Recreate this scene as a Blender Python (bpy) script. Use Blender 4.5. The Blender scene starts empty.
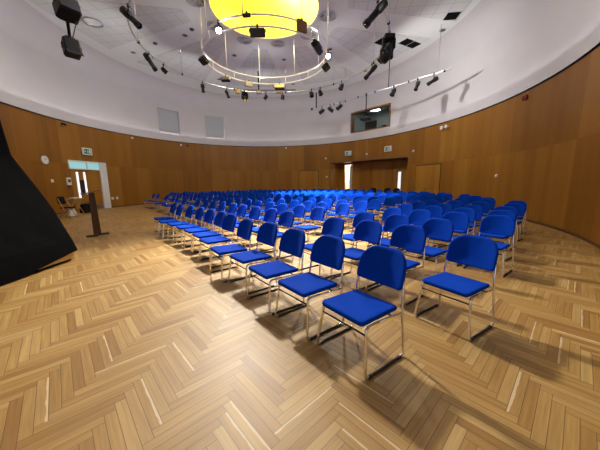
import bpy, math, random
from mathutils import Vector, Matrix
random.seed(7)
scn = bpy.context.scene
col = scn.collection
PI = math.pi
def R(d): return math.radians(d)

# ------------------------------------------------------------------ materials
def newmat(name):
    m = bpy.data.materials.new(name); m.use_nodes = True
    nt = m.node_tree; b = nt.nodes['Principled BSDF']
    return m, nt, b
def plain(name, c, rough=.5, metal=0., spec=.5, emit=None, es=1., noise=0., nscale=30.):
    m, nt, b = newmat(name)
    b.inputs['Base Color'].default_value = (*c, 1)
    b.inputs['Roughness'].default_value = rough
    b.inputs['Metallic'].default_value = metal
    b.inputs['Specular IOR Level'].default_value = spec
    if emit:
        b.inputs['Emission Color'].default_value = (*emit, 1)
        b.inputs['Emission Strength'].default_value = es
    if noise:
        tc = nt.nodes.new('ShaderNodeTexCoord')
        n = nt.nodes.new('ShaderNodeTexNoise'); n.inputs['Scale'].default_value = nscale; n.inputs['Detail'].default_value = 3
        nt.links.new(tc.outputs['Object'], n.inputs['Vector'])
        mr = nt.nodes.new('ShaderNodeMapRange')
        mr.inputs[3].default_value = 1 - noise; mr.inputs[4].default_value = 1 + noise
        nt.links.new(n.outputs['Fac'], mr.inputs[0])
        mx = nt.nodes.new('ShaderNodeMix'); mx.data_type = 'RGBA'; mx.blend_type = 'MULTIPLY'
        mx.inputs[0].default_value = 1; mx.inputs[6].default_value = (*c, 1)
        nt.links.new(mr.outputs[0], mx.inputs[7])
        nt.links.new(mx.outputs[2], b.inputs['Base Color'])
    return m
def math_node(nt, op, a, b=None, c=None):
    n = nt.nodes.new('ShaderNodeMath'); n.operation = op
    for i, v in enumerate((a, b, c)):
        if v is None: continue
        if isinstance(v, (int, float)): n.inputs[i].default_value = v
        else: nt.links.new(v, n.inputs[i])
    return n.outputs[0]
def ramp(nt, fac, stops):
    r = nt.nodes.new('ShaderNodeValToRGB')
    e = r.color_ramp.elements
    e[0].position, e[0].color = stops[0][0], (*stops[0][1], 1)
    e[1].position, e[1].color = stops[-1][0], (*stops[-1][1], 1)
    for p, c in stops[1:-1]:
        x = e.new(p); x.color = (*c, 1)
    nt.links.new(fac, r.inputs[0]); return r.outputs[0]
def mixc(nt, fac, a, b, mode='MIX'):
    n = nt.nodes.new('ShaderNodeMix'); n.data_type = 'RGBA'; n.blend_type = mode
    for sock, v in ((n.inputs[0], fac), (n.inputs[6], a), (n.inputs[7], b)):
        if isinstance(v, (int, float)): sock.default_value = v
        elif isinstance(v, tuple): sock.default_value = (*v, 1)
        else: nt.links.new(v, sock)
    return n.outputs[2]
def uvnode(nt):
    n = nt.nodes.new('ShaderNodeUVMap'); n.uv_map = 'UVMap'
    s = nt.nodes.new('ShaderNodeSeparateXYZ'); nt.links.new(n.outputs[0], s.inputs[0])
    return n.outputs[0], s.outputs[0], s.outputs[1]
def attr(nt, name):
    n = nt.nodes.new('ShaderNodeAttribute'); n.attribute_name = name; return n.outputs['Fac']
def combine(nt, x, y, z):
    n = nt.nodes.new('ShaderNodeCombineXYZ')
    for i, v in enumerate((x, y, z)):
        if isinstance(v, (int, float)): n.inputs[i].default_value = v
        else: nt.links.new(v, n.inputs[i])
    return n.outputs[0]
def noise(nt, vec, scale, detail=3, rough=.5):
    n = nt.nodes.new('ShaderNodeTexNoise'); n.inputs['Scale'].default_value = scale
    n.inputs['Detail'].default_value = detail; n.inputs['Roughness'].default_value = rough
    nt.links.new(vec, n.inputs['Vector']); return n.outputs['Fac']

PW, PN = .0675, 8
PL = PW * PN
def floor_material():
    m, nt, b = newmat('oak_parquet')
    uv, u, v = uvnode(nt)
    tone = attr(nt, 'tone'); sap = attr(nt, 'sap')
    base = ramp(nt, tone, [(0, (.265, .132, .030)), (.3, (.33, .180, .046)), (.65, (.375, .218, .062)), (1, (.45, .285, .098))])
    gv = combine(nt, math_node(nt, 'MULTIPLY', u, 2.2), math_node(nt, 'MULTIPLY', v, 45), math_node(nt, 'MULTIPLY', tone, 173.))
    g = noise(nt, gv, 1.0, 4, .6)
    gm = nt.nodes.new('ShaderNodeMapRange'); gm.inputs[3].default_value = .55; gm.inputs[4].default_value = 1.42
    nt.links.new(g, gm.inputs[0])
    c = mixc(nt, 1., base, gm.outputs[0], 'MULTIPLY')
    # pale sapwood along one edge of some strips
    wob = math_node(nt, 'MULTIPLY_ADD', noise(nt, combine(nt, u, 0., tone), 6., 2), .03, math_node(nt, 'SUBTRACT', v, .015))
    onsap = math_node(nt, 'MULTIPLY', math_node(nt, 'GREATER_THAN', wob, .052), math_node(nt, 'GREATER_THAN', sap, .94))
    c = mixc(nt, math_node(nt, 'MULTIPLY', onsap, .6), c, (.70, .54, .34))
    # seams
    eu = math_node(nt, 'MINIMUM', u, math_node(nt, 'SUBTRACT', PL, u))
    ev = math_node(nt, 'MINIMUM', v, math_node(nt, 'SUBTRACT', PW, v))
    e = math_node(nt, 'MINIMUM', eu, ev)
    seam = math_node(nt, 'LESS_THAN', e, .0018)
    c = mixc(nt, math_node(nt, 'MULTIPLY', seam, .8), c, (.07, .035, .014))
    nt.links.new(c, b.inputs['Base Color'])
    rr = nt.nodes.new('ShaderNodeMapRange'); rr.inputs[3].default_value = .40; rr.inputs[4].default_value = .58
    tc = nt.nodes.new('ShaderNodeTexCoord')
    nt.links.new(noise(nt, tc.outputs['Object'], 1.6, 4), rr.inputs[0])
    nt.links.new(rr.outputs[0], b.inputs['Roughness'])
    b.inputs['Specular IOR Level'].default_value = .42
    return m
def veneer_material(name='wood_veneer', dark=1., axis_uv=True):
    m, nt, b = newmat(name)
    uv, u, v = uvnode(nt)
    pan = math_node(nt, 'FLOOR', math_node(nt, 'DIVIDE', u, 1.24))
    wn = nt.nodes.new('ShaderNodeTexWhiteNoise'); wn.noise_dimensions = '2D'
    row = math_node(nt, 'FLOOR', math_node(nt, 'DIVIDE', v, 2.62))
    nt.links.new(combine(nt, pan, row, 0.), wn.inputs['Vector'])
    lv = math_node(nt, 'FLOOR', math_node(nt, 'DIVIDE', math_node(nt, 'ADD', u, math_node(nt, 'MULTIPLY', noise(nt, combine(nt, 0., math_node(nt, 'MULTIPLY', v, .3), u), .8), .12)), .31))
    wn2 = nt.nodes.new('ShaderNodeTexWhiteNoise'); wn2.noise_dimensions = '2D'
    nt.links.new(combine(nt, lv, row, 0.), wn2.inputs['Vector'])
    gr = noise(nt, combine(nt, math_node(nt, 'MULTIPLY', u, 9.), math_node(nt, 'MULTIPLY', v, .45), 0.), 1.5, 5, .6)
    t = math_node(nt, 'MULTIPLY_ADD', wn.outputs[0], .46, math_node(nt, 'MULTIPLY_ADD', wn2.outputs[0], .22, math_node(nt, 'MULTIPLY', gr, .42)))
    d = dark
    c = ramp(nt, t, [(.15, (.180*d, .070*d, .0055*d)), (.55, (.24*d, .099*d, .0085*d)), (.95, (.325*d, .150*d, .018*d))])
    fu = math_node(nt, 'SUBTRACT', math_node(nt, 'DIVIDE', u, 1.24), pan)
    seam = math_node(nt, 'LESS_THAN', fu, .006)
    fv = math_node(nt, 'SUBTRACT', math_node(nt, 'DIVIDE', v, 2.62), row)
    seam = math_node(nt, 'MAXIMUM', seam, math_node(nt, 'LESS_THAN', fv, .0012))
    c = mixc(nt, math_node(nt, 'MULTIPLY', seam, .45), c, (.045, .02, .006))
    nt.links.new(c, b.inputs['Base Color'])
    b.inputs['Roughness'].default_value = .45
    b.inputs['Specular IOR Level'].default_value = .28
    return m
def tile_material():
    m, nt, b = newmat('ceiling_tile')
    uv, u, v = uvnode(nt)
    def line(x):
        fx = math_node(nt, 'FRACT', math_node(nt, 'DIVIDE', x, .6))
        return math_node(nt, 'MAXIMUM', math_node(nt, 'LESS_THAN', fx, .018), math_node(nt, 'GREATER_THAN', fx, .982))
    l = math_node(nt, 'MAXIMUM', line(u), line(v))
    sp = noise(nt, uv, 60., 3)
    base = mixc(nt, math_node(nt, 'MULTIPLY', sp, .25), (.58, .60, .59), (.48, .50, .49))
    c = mixc(nt, math_node(nt, 'MULTIPLY', l, .55), base, (.22, .21, .21))
    nt.links.new(c, b.inputs['Base Color']); b.inputs['Roughness'].default_value = .9
    return m
def fabric_material(name, c):
    m, nt, b = newmat(name)
    tc = nt.nodes.new('ShaderNodeTexCoord')
    n = noise(nt, tc.outputs['Object'], 260., 2)
    cc = mixc(nt, math_node(nt, 'MULTIPLY', n, .5), c, tuple(x * .7 for x in c))
    nt.links.new(cc, b.inputs['Base Color'])
    b.inputs['Roughness'].default_value = .85
    b.inputs['Specular IOR Level'].default_value = .06
    return m
M = {}
M['floor'] = floor_material()
M['veneer'] = veneer_material()
M['veneer_door'] = veneer_material('door_veneer', 1.12)
M['tile'] = tile_material()
M['plaster'] = plain('white_plaster', (.54, .52, .525), .85, noise=.04, nscale=1.2)
M['ceiling'] = plain('ceiling_plaster', (.66, .68, .67), .9, noise=.03, nscale=1.0)
M['blue'] = fabric_material('blue_fabric', (.0003, .045, .42))
M['blackfab'] = fabric_material('black_fabric', (.012, .012, .014))
M['chrome'] = plain('chrome', (.90, .90, .90), .13, 1.)
M['black'] = plain('black_plastic', (.012, .012, .013), .45)
M['blackmetal'] = plain('black_metal', (.007, .007, .008), .5, .0, .25, noise=.2, nscale=25)
M['drape'] = plain('black_drape', (.004, .004, .0045), .95, spec=.05, noise=.25, nscale=6)
M['ply'] = plain('plywood', (.66, .42, .12), .55, noise=.12, nscale=14)
M['darkwood'] = plain('dark_wood', (.085, .038, .014), .4, noise=.25, nscale=20)
M['tanwood'] = plain('tan_wood', (.42, .25, .11), .5, noise=.15, nscale=20)
M['white'] = plain('white_paint', (.75, .75, .74), .5)
M['whiteplastic'] = plain('white_plastic', (.72, .72, .70), .4)
M['grey'] = plain('grey_blind', (.40, .42, .43), .7, noise=.04, nscale=8)
M['greymetal'] = plain('grey_metal', (.42, .42, .43), .35, .9)
M['silver'] = plain('silver_tube', (.72, .73, .76), .30, .85)
M['ringpaint'] = plain('pale_tube', (.86, .87, .90), .4, .0)
M['void'] = plain('dark_void', (.004, .004, .004), .95, spec=.05)
M['gap'] = plain('shadow_gap', (.02, .011, .006), .8)
M['dark'] = plain('dark_grey', (.05, .05, .055), .5)
M['kick'] = plain('kick_plate', (.25, .25, .25), .35, .7)
M['brownframe'] = plain('brown_frame', (.17, .075, .022), .5)
M['green'] = plain('exit_green', (.0, .16, .07), .5)
M['red'] = plain('red_plastic', (.25, .012, .012), .4)
M['gold'] = plain('brass_plate', (.36, .24, .07), .45, .3)
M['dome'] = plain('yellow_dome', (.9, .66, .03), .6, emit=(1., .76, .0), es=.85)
M['lampglow'] = plain('lamp_lens', (1, 1, 1), .4, emit=(1, .97, .92), es=60.)
M['boothlamp'] = plain('booth_lamp', (1, 1, 1), .4, emit=(1, .98, .95), es=1.6)
M['bulb'] = plain('corridor_lamp', (1, 1, 1), .4, emit=(1, .86, .6), es=9.)
M['amber'] = plain('amber_lens', (.4, .26, .02), .2, emit=(1., .7, .1), es=.5)
M['lens'] = plain('dark_lens', (.02, .03, .04), .08)
M['tglass'] = plain('pale_blue_glass', (.30, .62, .66), .12, emit=(.35, .75, .80), es=.42)
M['slit'] = plain('lit_vision_panel', (.8, .85, .85), .2, emit=(.92, .96, 1.), es=.75)
M['darkglass'] = plain('dark_glass', (.03, .03, .032), .1)
M['cream'] = plain('cream_paint', (.72, .68, .58), .7)
M['boothwall'] = plain('booth_paint', (.33, .36, .34), .8)
def glass():
    m, nt, b = newmat('window_glass')
    b.inputs['Base Color'].default_value = (.9, .95, .94, 1)
    b.inputs['Roughness'].default_value = .02
    b.inputs['Transmission Weight'].default_value = 1.
    b.inputs['IOR'].default_value = 1.1
    return m
M['glass'] = glass()

# ------------------------------------------------------------------ mesh builder
class MB:
    def __init__(s): s.v = []; s.f = []; s.uv = []; s.smooth = []
    def add(s, vs, fs, smooth=False, uvs=None):
        o = len(s.v); s.v += [tuple(v) for v in vs]
        for k, f in enumerate(fs):
            s.f.append(tuple(i + o for i in f)); s.smooth.append(smooth)
            s.uv.append(uvs[k] if uvs else None)
        return s
    def box(s, c, d, rot=None):
        c = Vector(c); hx, hy, hz = d[0] / 2, d[1] / 2, d[2] / 2
        vs = [Vector((x * hx, y * hy, z * hz)) for z in (-1, 1) for y in (-1, 1) for x in (-1, 1)]
        if rot is not None: vs = [rot @ v for v in vs]
        return s.add([v + c for v in vs], [(0, 2, 3, 1), (4, 5, 7, 6), (0, 1, 5, 4), (2, 6, 7, 3), (0, 4, 6, 2), (1, 3, 7, 5)])
    def rbox(s, c, d, b=.01, rot=None):
        # box with chamfered vertical and horizontal edges
        c = Vector(c); o = []
        hx, hy, hz = d[0] / 2, d[1] / 2, d[2] / 2
        b = min(b, hx * .9, hy * .9, hz * .9)
        for z, i in ((-hz, b), (-hz + b, 0), (hz - b, 0), (hz, b)):
            x, y = hx - i, hy - i
            k = b if i == 0 else b * .6
            o.append([Vector(p) for p in ((x - k, -y, z), (x, -y + k, z), (x, y - k, z), (x - k, y, z), (-x + k, y, z), (-x, y - k, z), (-x, -y + k, z), (-x + k, -y, z))])
        vs = [p for r in o for p in r]
        if rot is not None: vs = [rot @ v for v in vs]
        fs = [tuple(reversed(range(8))), tuple(range(24, 32))]
        for j in range(3):
            for i in range(8):
                a, bb = j * 8 + i, j * 8 + (i + 1) % 8
                fs.append((a, bb, bb + 8, a + 8))
        return s.add([v + c for v in vs], fs)
    def tube(s, pts, r, n=8, closed=False, cap=True):
        P = [Vector(p) for p in pts]; N = len(P)
        rs = r if isinstance(r, (list, tuple)) else [r] * N
        T = []
        for i in range(N):
            if closed: t = P[(i + 1) % N] - P[i - 1]
            else: t = P[min(i + 1, N - 1)] - P[max(i - 1, 0)]
            T.append(t.normalized())
        up = Vector((0, 0, 1)) if abs(T[0].z) < .9 else Vector((1, 0, 0))
        nrm = (up - T[0] * up.dot(T[0])).normalized()
        vs = []
        for i in range(N):
            nrm = (nrm - T[i] * nrm.dot(T[i]))
            nrm = nrm.normalized()
            bi = T[i].cross(nrm)
            for k in range(n):
                a = 2 * PI * k / n
                vs.append(P[i] + (nrm * math.cos(a) + bi * math.sin(a)) * rs[i])
        fs = []
        for i in range(N if closed else N - 1):
            for k in range(n):
                a = i * n + k; b = i * n + (k + 1) % n
                c = ((i + 1) % N) * n + (k + 1) % n; d = ((i + 1) % N) * n + k
                fs.append((a, b, c, d))
        if cap and not closed:
            fs.append(tuple(reversed(range(n)))); fs.append(tuple(range((N - 1) * n, N * n)))
        return s.add(vs, fs, True)
    def lathe(s, prof, n=24, mat=None, close=True):
        # prof: (radius, height) along +Z, transformed by mat
        vs = []; fs = []
        for r, z in prof:
            for k in range(n):
                a = 2 * PI * k / n
                vs.append(Vector((r * math.cos(a), r * math.sin(a), z)))
        for i in range(len(prof) - 1):
            for k in range(n):
                a = i * n + k; b = i * n + (k + 1) % n
                fs.append((a, b, b + n, a + n))
        if close:
            fs.append(tuple(reversed(range(n)))); fs.append(tuple(range((len(prof) - 1) * n, len(prof) * n)))
        if mat is not None: vs = [mat @ v for v in vs]
        return s.add(vs, fs, True)
    def cushion(s, outline, t, edge, deform, layers=(.82, .55, .25)):
        # soft pad: a 2-D outline with rounded rims above and below
        n = len(outline); cx = sum(p[0] for p in outline) / n; cy = sum(p[1] for p in outline) / n
        rings = []
        def ring(sc, inset, z):
            o = []
            for (x, y) in outline:
                dx, dy = x - cx, y - cy; L = math.hypot(dx, dy)
                k = sc * (1 - inset / L)
                o.append((cx + dx * k, cy + dy * k, z))
            return o
        h = t / 2
        for l in reversed(layers): rings.append(ring(l, edge, -h))
        for a in range(0, 7):
            an = -PI / 2 + PI * a / 6
            rings.append(ring(1, edge * (1 - math.cos(an)), h * math.sin(an)))
        for l in layers: rings.append(ring(l, edge, h))
        vs = [p for r in rings for p in r]; fs = []
        for j in range(len(rings) - 1):
            for i in range(n):
                a = j * n + i; b = j * n + (i + 1) % n
                fs.append((a, b, b + n, a + n))
        vs.append((cx, cy, -h)); vs.append((cx, cy, h)); c0, c1 = len(vs) - 2, len(vs) - 1
        L = (len(rings) - 1) * n
        for i in range(n):
            fs.append((c0, (i + 1) % n, i)); fs.append((c1, L + i, L + (i + 1) % n))
        return s.add([deform(*v) for v in vs], fs, True)
    def build(s, name, mat, parent=None):
        me = bpy.data.meshes.new(name); me.from_pydata(s.v, [], s.f)
        me.polygons.foreach_set('use_smooth', s.smooth)
        if any(u is not None for u in s.uv):
            ul = me.uv_layers.new(name='UVMap'); k = 0
            for f, u in zip(s.f, s.uv):
                for i in range(len(f)):
                    if u: ul.data[k].uv = u[i]
                    k += 1
        me.validate(); me.update()
        o = bpy.data.objects.new(name, me); me.materials.append(mat); col.objects.link(o)
        if parent is not None: o.parent = parent
        return o
def rrect(w, d, rs, n=6, cx=0, cy=0):
    # rounded rectangle outline, rs = radii for (+x,-y), (+x,+y), (-x,+y), (-x,-y)
    o = []
    for (sx, sy), r, a0 in zip(((1, -1), (1, 1), (-1, 1), (-1, -1)), rs, (-90, 0, 90, 180)):
        for k in range(n + 1):
            a = R(a0 + 90 * k / n)
            o.append((cx + sx * (w / 2 - r) + r * math.cos(a), cy + sy * (d / 2 - r) + r * math.sin(a)))
    return o
def tag(o, label, cat, group=None, kind=None):
    o['label'] = label; o['category'] = cat
    if group: o['group'] = group
    if kind: o['kind'] = kind
    return o
def empty(name, loc, rz=0, label=None, cat=None, group=None):
    o = bpy.data.objects.new(name, None); col.objects.link(o)
    o.location = loc; o.rotation_euler = (0, 0, rz); o.empty_display_size = .2
    if label: tag(o, label, cat, group)
    return o
def struct(o):
    o['kind'] = 'structure'; return o
def copy_tree(o, parent=None):
    c = o.copy(); col.objects.link(c)
    if parent is not None: c.parent = parent
    for ch in list(o.children): copy_tree(ch, c)
    return c
def rotmat(xaxis, yaxis, zaxis):
    return Matrix((xaxis, yaxis, zaxis)).transposed()
def aim(d, up=Vector((0, 0, 1))):
    # rotation whose +Z points along d
    return Vector(d).normalized().to_track_quat('Z', 'Y').to_matrix()

# ------------------------------------------------------------------ camera
F_PX, PITCH, ROLL, CAM_H = 259.18, .16446, -.01052, 1.518
cd = bpy.data.cameras.new('camera'); cam = bpy.data.objects.new('camera', cd); col.objects.link(cam)
cd.sensor_width = 36; cd.sensor_fit = 'HORIZONTAL'; cd.lens = F_PX / 600 * 36; cd.clip_start = .05; cd.clip_end = 200
right = Vector((1, 0, 0)); up = Vector((0, math.sin(PITCH), math.cos(PITCH))); fwd = Vector((0, math.cos(PITCH), -math.sin(PITCH)))
r2 = right * math.cos(ROLL) + up * math.sin(ROLL); u2 = -right * math.sin(ROLL) + up * math.cos(ROLL)
mw = rotmat(r2, u2, -fwd).to_4x4(); mw.translation = (0, 0, CAM_H); cam.matrix_world = mw
scn.camera = cam

# ------------------------------------------------------------------ hall shell
CX, CY, EA, EB, EAL = -1.8317, 13.4422, 11.991, 10.490, 1.86218
WOODH, CEIL = 4.843, 8.87
HC = Vector((-1.4, 12.5, 0))          # centre of dome and rings
def ell(phi, off=0.):
    # hall wall at world polar angle phi (degrees) about the centre; off > 0 is outside
    a = R(phi) - EAL
    r = 1 / math.hypot(math.cos(a) / EA, math.sin(a) / EB)
    lx, ly = r * math.cos(a), r * math.sin(a)
    nx, ny = lx / EA ** 2, ly / EB ** 2; L = math.hypot(nx, ny)
    lx += nx / L * off; ly += ny / L * off
    c, s = math.cos(EAL), math.sin(EAL)
    return Vector((CX + lx * c - ly * s, CY + lx * s + ly * c, 0))
def inward(phi):
    return (ell(phi, -1) - ell(phi, 0)).normalized()
PH0, PH1 = -46., 203.
def wall_points(extra, off=0.):
    ph = [PH0 + (PH1 - PH0) * i / 168 for i in range(169)] + list(extra)
    ph = sorted(set(round(p, 4) for p in ph))
    out = []
    for p in ph:
        out.append((p, ell(p, off), ell(p, off + .18)))
    a, b = out[0], out[-1]
    out.insert(0, (PH0 - 10, Vector((a[1].x + .3, -4.5, 0)), Vector((a[1].x + .48, -4.5, 0))))
    out.append((PH1 + 10, Vector((b[1].x - .2, -4.5, 0)), Vector((b[1].x - .38, -4.5, 0))))
    return out
def wall_mesh(name, mat, zs, openings, off=0.):
    ex = [p for o in openings for p in o[:2]]
    zz = sorted(set(list(zs) + [z for o in openings for z in o[2:]]))
    P = wall_points(ex, off); mb = MB(); s = 0
    for (pa, a, ao), (pb, b, bo) in zip(P[:-1], P[1:]):
        L = (b - a).length; mid = (pa + pb) / 2
        for z0, z1 in zip(zz[:-1], zz[1:]):
            zm = (z0 + z1) / 2
            if any(o[0] < mid < o[1] and o[2] < zm < o[3] for o in openings): continue
            v = [(p.x, p.y, z) for z in (z0, z1) for p in (a, b, bo, ao)]
            uin = [(s, z0), (s, z1), (s + L, z1), (s + L, z0)]
            side = [(0, z0), (.18, z0), (.18, z1), (0, z1)]
            mb.add(v, [(0, 4, 5, 1), (2, 6, 7, 3), (0, 1, 2, 3), (4, 7, 6, 5), (1, 5, 6, 2), (0, 3, 7, 4)], False,
                   [uin, uin, side, side, side, side])
        s += L
    return mb.build(name, mat)
REC = (27.8, 66.1, 0., 3.14)          # lobby recess
LD = (162.2, 175.25, 0., 2.83)        # glazed double door on the left
W1 = (132.4, 140.75, 5.36, 7.18); W2 = (114.05, 122.0, 5.37, 7.28)
BO = (37.0, 55.85, 5.47, 7.05)
struct(wall_mesh('wall_lower', M['veneer'], (0, WOODH - .035), [REC, LD]))
struct(wall_mesh('wall_upper', M['plaster'], (WOODH + .005, 7.73), [W1, W2, BO], -.05))
# shadow gap between veneer and plaster, ledge band, skirting
struct(wall_mesh('trim_1', M['gap'], (WOODH - .035, WOODH + .005), [], .03))
struct(wall_mesh('trim_2', M['plaster'], (WOODH + .005, WOODH + .30), [], -.058))
sk = wall_mesh('baseboard_curved', M['darkwood'], (0, .07), [REC[:2] + (0., .07), LD[:2] + (0., .07)], -.012); struct(sk)

# cove between plaster wall and ceiling, then the flat ceiling with the round opening of the dome
CR = 1.12
prof = [(0, 7.72)] + [(CR * (1 - math.cos(R(a))), CEIL - CR + CR * math.sin(R(a))) for a in range(0, 91, 9)]
Pw = wall_points([], -.05)
mb = MB(); rows = []
for ph, p, po in Pw:
    rows.append(p)
cvs = []; n = len(prof)
def inw(i):
    a = rows[max(i - 1, 0)]; b = rows[min(i + 1, len(rows) - 1)]
    t = (b - a).normalized(); return Vector((-t.y, t.x, 0))
for i, p in enumerate(rows):
    d = inw(i)
    for o, z in prof: cvs.append((p.x + d.x * o, p.y + d.y * o, z))
fs = []
for i in range(len(rows) - 1):
    for k in range(n - 1):
        fs.append((i * n + k, (i + 1) * n + k, (i + 1) * n + k + 1, i * n + k + 1))
mb.add(cvs, fs, True); struct(mb.build('trim_3', M['plaster']))
mb = MB(); DR = 2.28; nn = 96
outer = [(-13.5, -4.6), (10.5, -4.6), (10.5, 27), (-13.5, 27)]
def on_box(a):
    dx, dy = math.cos(a), math.sin(a); ts = []
    if dx > 1e-9: ts.append((10.5 - HC.x) / dx)
    if dx < -1e-9: ts.append((-13.5 - HC.x) / dx)
    if dy > 1e-9: ts.append((27 - HC.y) / dy)
    if dy < -1e-9: ts.append((-4.6 - HC.y) / dy)
    t = min(ts); return (HC.x + dx * t, HC.y + dy * t)
angs = sorted([2 * PI * i / nn for i in range(nn)] + [math.atan2(y - HC.y, x - HC.x) % (2 * PI) for x, y in outer])
N = len(angs)
iv = [(HC.x + DR * math.cos(a), HC.y + DR * math.sin(a), CEIL) for a in angs]
ov = [(*on_box(a), CEIL) for a in angs]
it = [(x, y, z + .2) for x, y, z in iv]; ot = [(x, y, z + .2) for x, y, z in ov]
fs = []
for i in range(N):
    j = (i + 1) % N
    fs += [(i, j, N + j, N + i), (2 * N + i, 3 * N + i, 3 * N + j, 2 * N + j), (N + i, N + j, 3 * N + j, 3 * N + i)]
mb.add(iv + ov + it + ot, fs); struct(mb.build('ceiling', M['ceiling']))
# yellow dome
mb = MB(); prof = [(DR, CEIL - .01)] + [(DR * math.cos(R(a)), CEIL + .25 + 1.25 * math.sin(R(a))) for a in range(0, 90, 6)] + [(.02, CEIL + 1.5)]
mb.lathe(prof, 72, Matrix.Translation(HC), close=False)
struct(mb.build('window_3', M['dome']))
mb = MB(); mb.lathe([(DR - .0, CEIL - .05), (DR + .09, CEIL - .05), (DR + .09, CEIL + .02), (DR, CEIL + .02)], 96, Matrix.Translation(HC), close=False)
struct(mb.build('trim_4', M['white']))

# tiled wedges of the ceiling, with a few tiles missing
tn = 5
def pol(r, a, z=0): return Vector((HC.x + r * math.cos(R(a)), HC.y + r * math.sin(R(a)), z))
OFFS = {0: (.44, .54), 1: (.45, .20)}
for k in range(10):
    ac = -6.5 + 36 * k
    if k in (6, 7, 8): ro = 9.0
    else: ro = {0: 8.9, 1: 8.75, 2: 9.1, 3: 9.6, 4: 9.85, 5: 9.6, 9: 8.8}[k]
    a0, a1 = ac - 13.2, ac + 13.2
    q = [pol(3.55, ac - 6.6), pol(ro, a0), pol(ro, a1), pol(3.55, ac + 6.6)]
    mb = MB(); ex = Vector((math.cos(R(ac)), math.sin(R(ac)), 0)); ey = Vector((-ex.y, ex.x, 0))
    ou, ovv = OFFS.get(k, (.17, .3)); uv = [((p - HC).dot(ex) + ou, (p - HC).dot(ey) + ovv) for p in q]
    v = [(p.x, p.y, z) for z in (CEIL - .012, CEIL + .005) for p in q]
    mb.add(v, [(0, 1, 2, 3), (7, 6, 5, 4), (0, 4, 5, 1), (1, 5, 6, 2), (2, 6, 7, 3), (3, 7, 4, 0)], False, [uv, uv[::-1]] + [[(.3, .3)] * 4] * 4)
    struct(mb.build('trim_%d' % tn, M['tile'])); tn += 1
def missing_tiles(ac, cells, label, ou, ovv):
    mb = MB(); ex = Vector((math.cos(R(ac)), math.sin(R(ac)), 0)); ey = Vector((-ex.y, ex.x, 0))
    for (i, j) in cells:
        vv = []
        for du, dv in ((0, 0), (1, 0), (1, 1), (0, 1)):
            u = (i + du) * .6 - ou + (.02 if du == 0 else -.02); w = (j + dv) * .6 - ovv + (.02 if dv == 0 else -.02)
            p = HC + ex * u + ey * w; vv.append(p)
        v = [(p.x, p.y, z) for z in (CEIL - .017, CEIL - .008) for p in vv]
        mb.add(v, [(0, 1, 2, 3), (7, 6, 5, 4), (0, 4, 5, 1), (1, 5, 6, 2), (2, 6, 7, 3), (3, 7, 4, 0)])
    return tag(mb.build('ceiling_opening', M['void']), label, 'ceiling opening', 'missing ceiling tiles')
missing_tiles(-6.5, [(14, 3)], 'single black square gap in the tiled ceiling at upper right', .44, .54)
missing_tiles(29.5, [(13, -2), (14, -2), (11, -1)], 'black strip of missing ceiling tiles behind the right-hand lamp cluster', .45, .20)

# floor: every parquet strip of the herringbone is a face
def build_floor():
    ang = R(43.); ex = Vector((math.cos(ang), math.sin(ang))); ey = Vector((-ex.y, ex.x))
    org = Vector((-.13, 1.31)); vs, fs, uvs, tone, sap = [], [], [], [], []
    x0, x1, y0, y1 = -13.2, 10.2, -4.6, 26.6
    rng = random.Random(3)
    def strip(a, b, la, lb, along):
        c = org + ex * ((a + la / 2) * PW) + ey * ((b + lb / 2) * PW)
        if not (x0 < c.x < x1 and y0 < c.y < y1): return
        dx, dy = c.x - CX, c.y - CY
        if c.y > 6 and dx * dx + dy * dy > 12.9 ** 2: return
        o = len(vs)
        for i, j in ((0, 0), (1, 0), (1, 1), (0, 1)):
            p = org + ex * ((a + la * i) * PW) + ey * ((b + lb * j) * PW); vs.append((p.x, p.y, 0.))
        fs.append((o, o + 1, o + 2, o + 3))
        if along == 0: uvs.extend([(0, 0), (PL, 0), (PL, PW), (0, PW)])
        else: uvs.extend([(0, 0), (0, PW), (PL, PW), (PL, 0)])
        tone.append(min(1, max(0, rng.gauss(.5, .27)))); sap.append(rng.random())
    K = 420
    for k in range(-K, K):
        for m in range(-26, 27):
            strip(k + 2 * PN * m, k, PN, 1, 0)
            strip(k, k - 2 * PN + 1 - 2 * PN * m, 1, PN, 1)
    me = bpy.data.meshes.new('floor'); me.from_pydata(vs, [], fs)
    ul = me.uv_layers.new(name='UVMap'); ul.data.foreach_set('uv', [c for u in uvs for c in u])
    for nme, dat in (('tone', tone), ('sap', sap)):
        at = me.attributes.new(nme, 'FLOAT', 'FACE'); at.data.foreach_set('value', dat)
    me.materials.append(M['floor']); me.update()
    o = bpy.data.objects.new('floor', me); col.objects.link(o); struct(o)
build_floor()

# rear of the hall behind the camera: unseen wall, tall openings added to let in fill light
mb = MB()
xs = [-12.4, -9.5, -5.5, -4.0, 0., 1.5, 4.5, 7.3]
for i, (a, b) in enumerate(zip(xs[:-1], xs[1:])):
    if i % 2 == 0: mb.box(((a + b) / 2, -4.6, 4.45), (b - a, .2, 8.9))
    else:
        mb.box(((a + b) / 2, -4.6, .45), (b - a, .2, .9)); mb.box(((a + b) / 2, -4.6, 7.4), (b - a, .2, 3.0))
struct(mb.build('wall_rear', M['plaster']))

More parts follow.
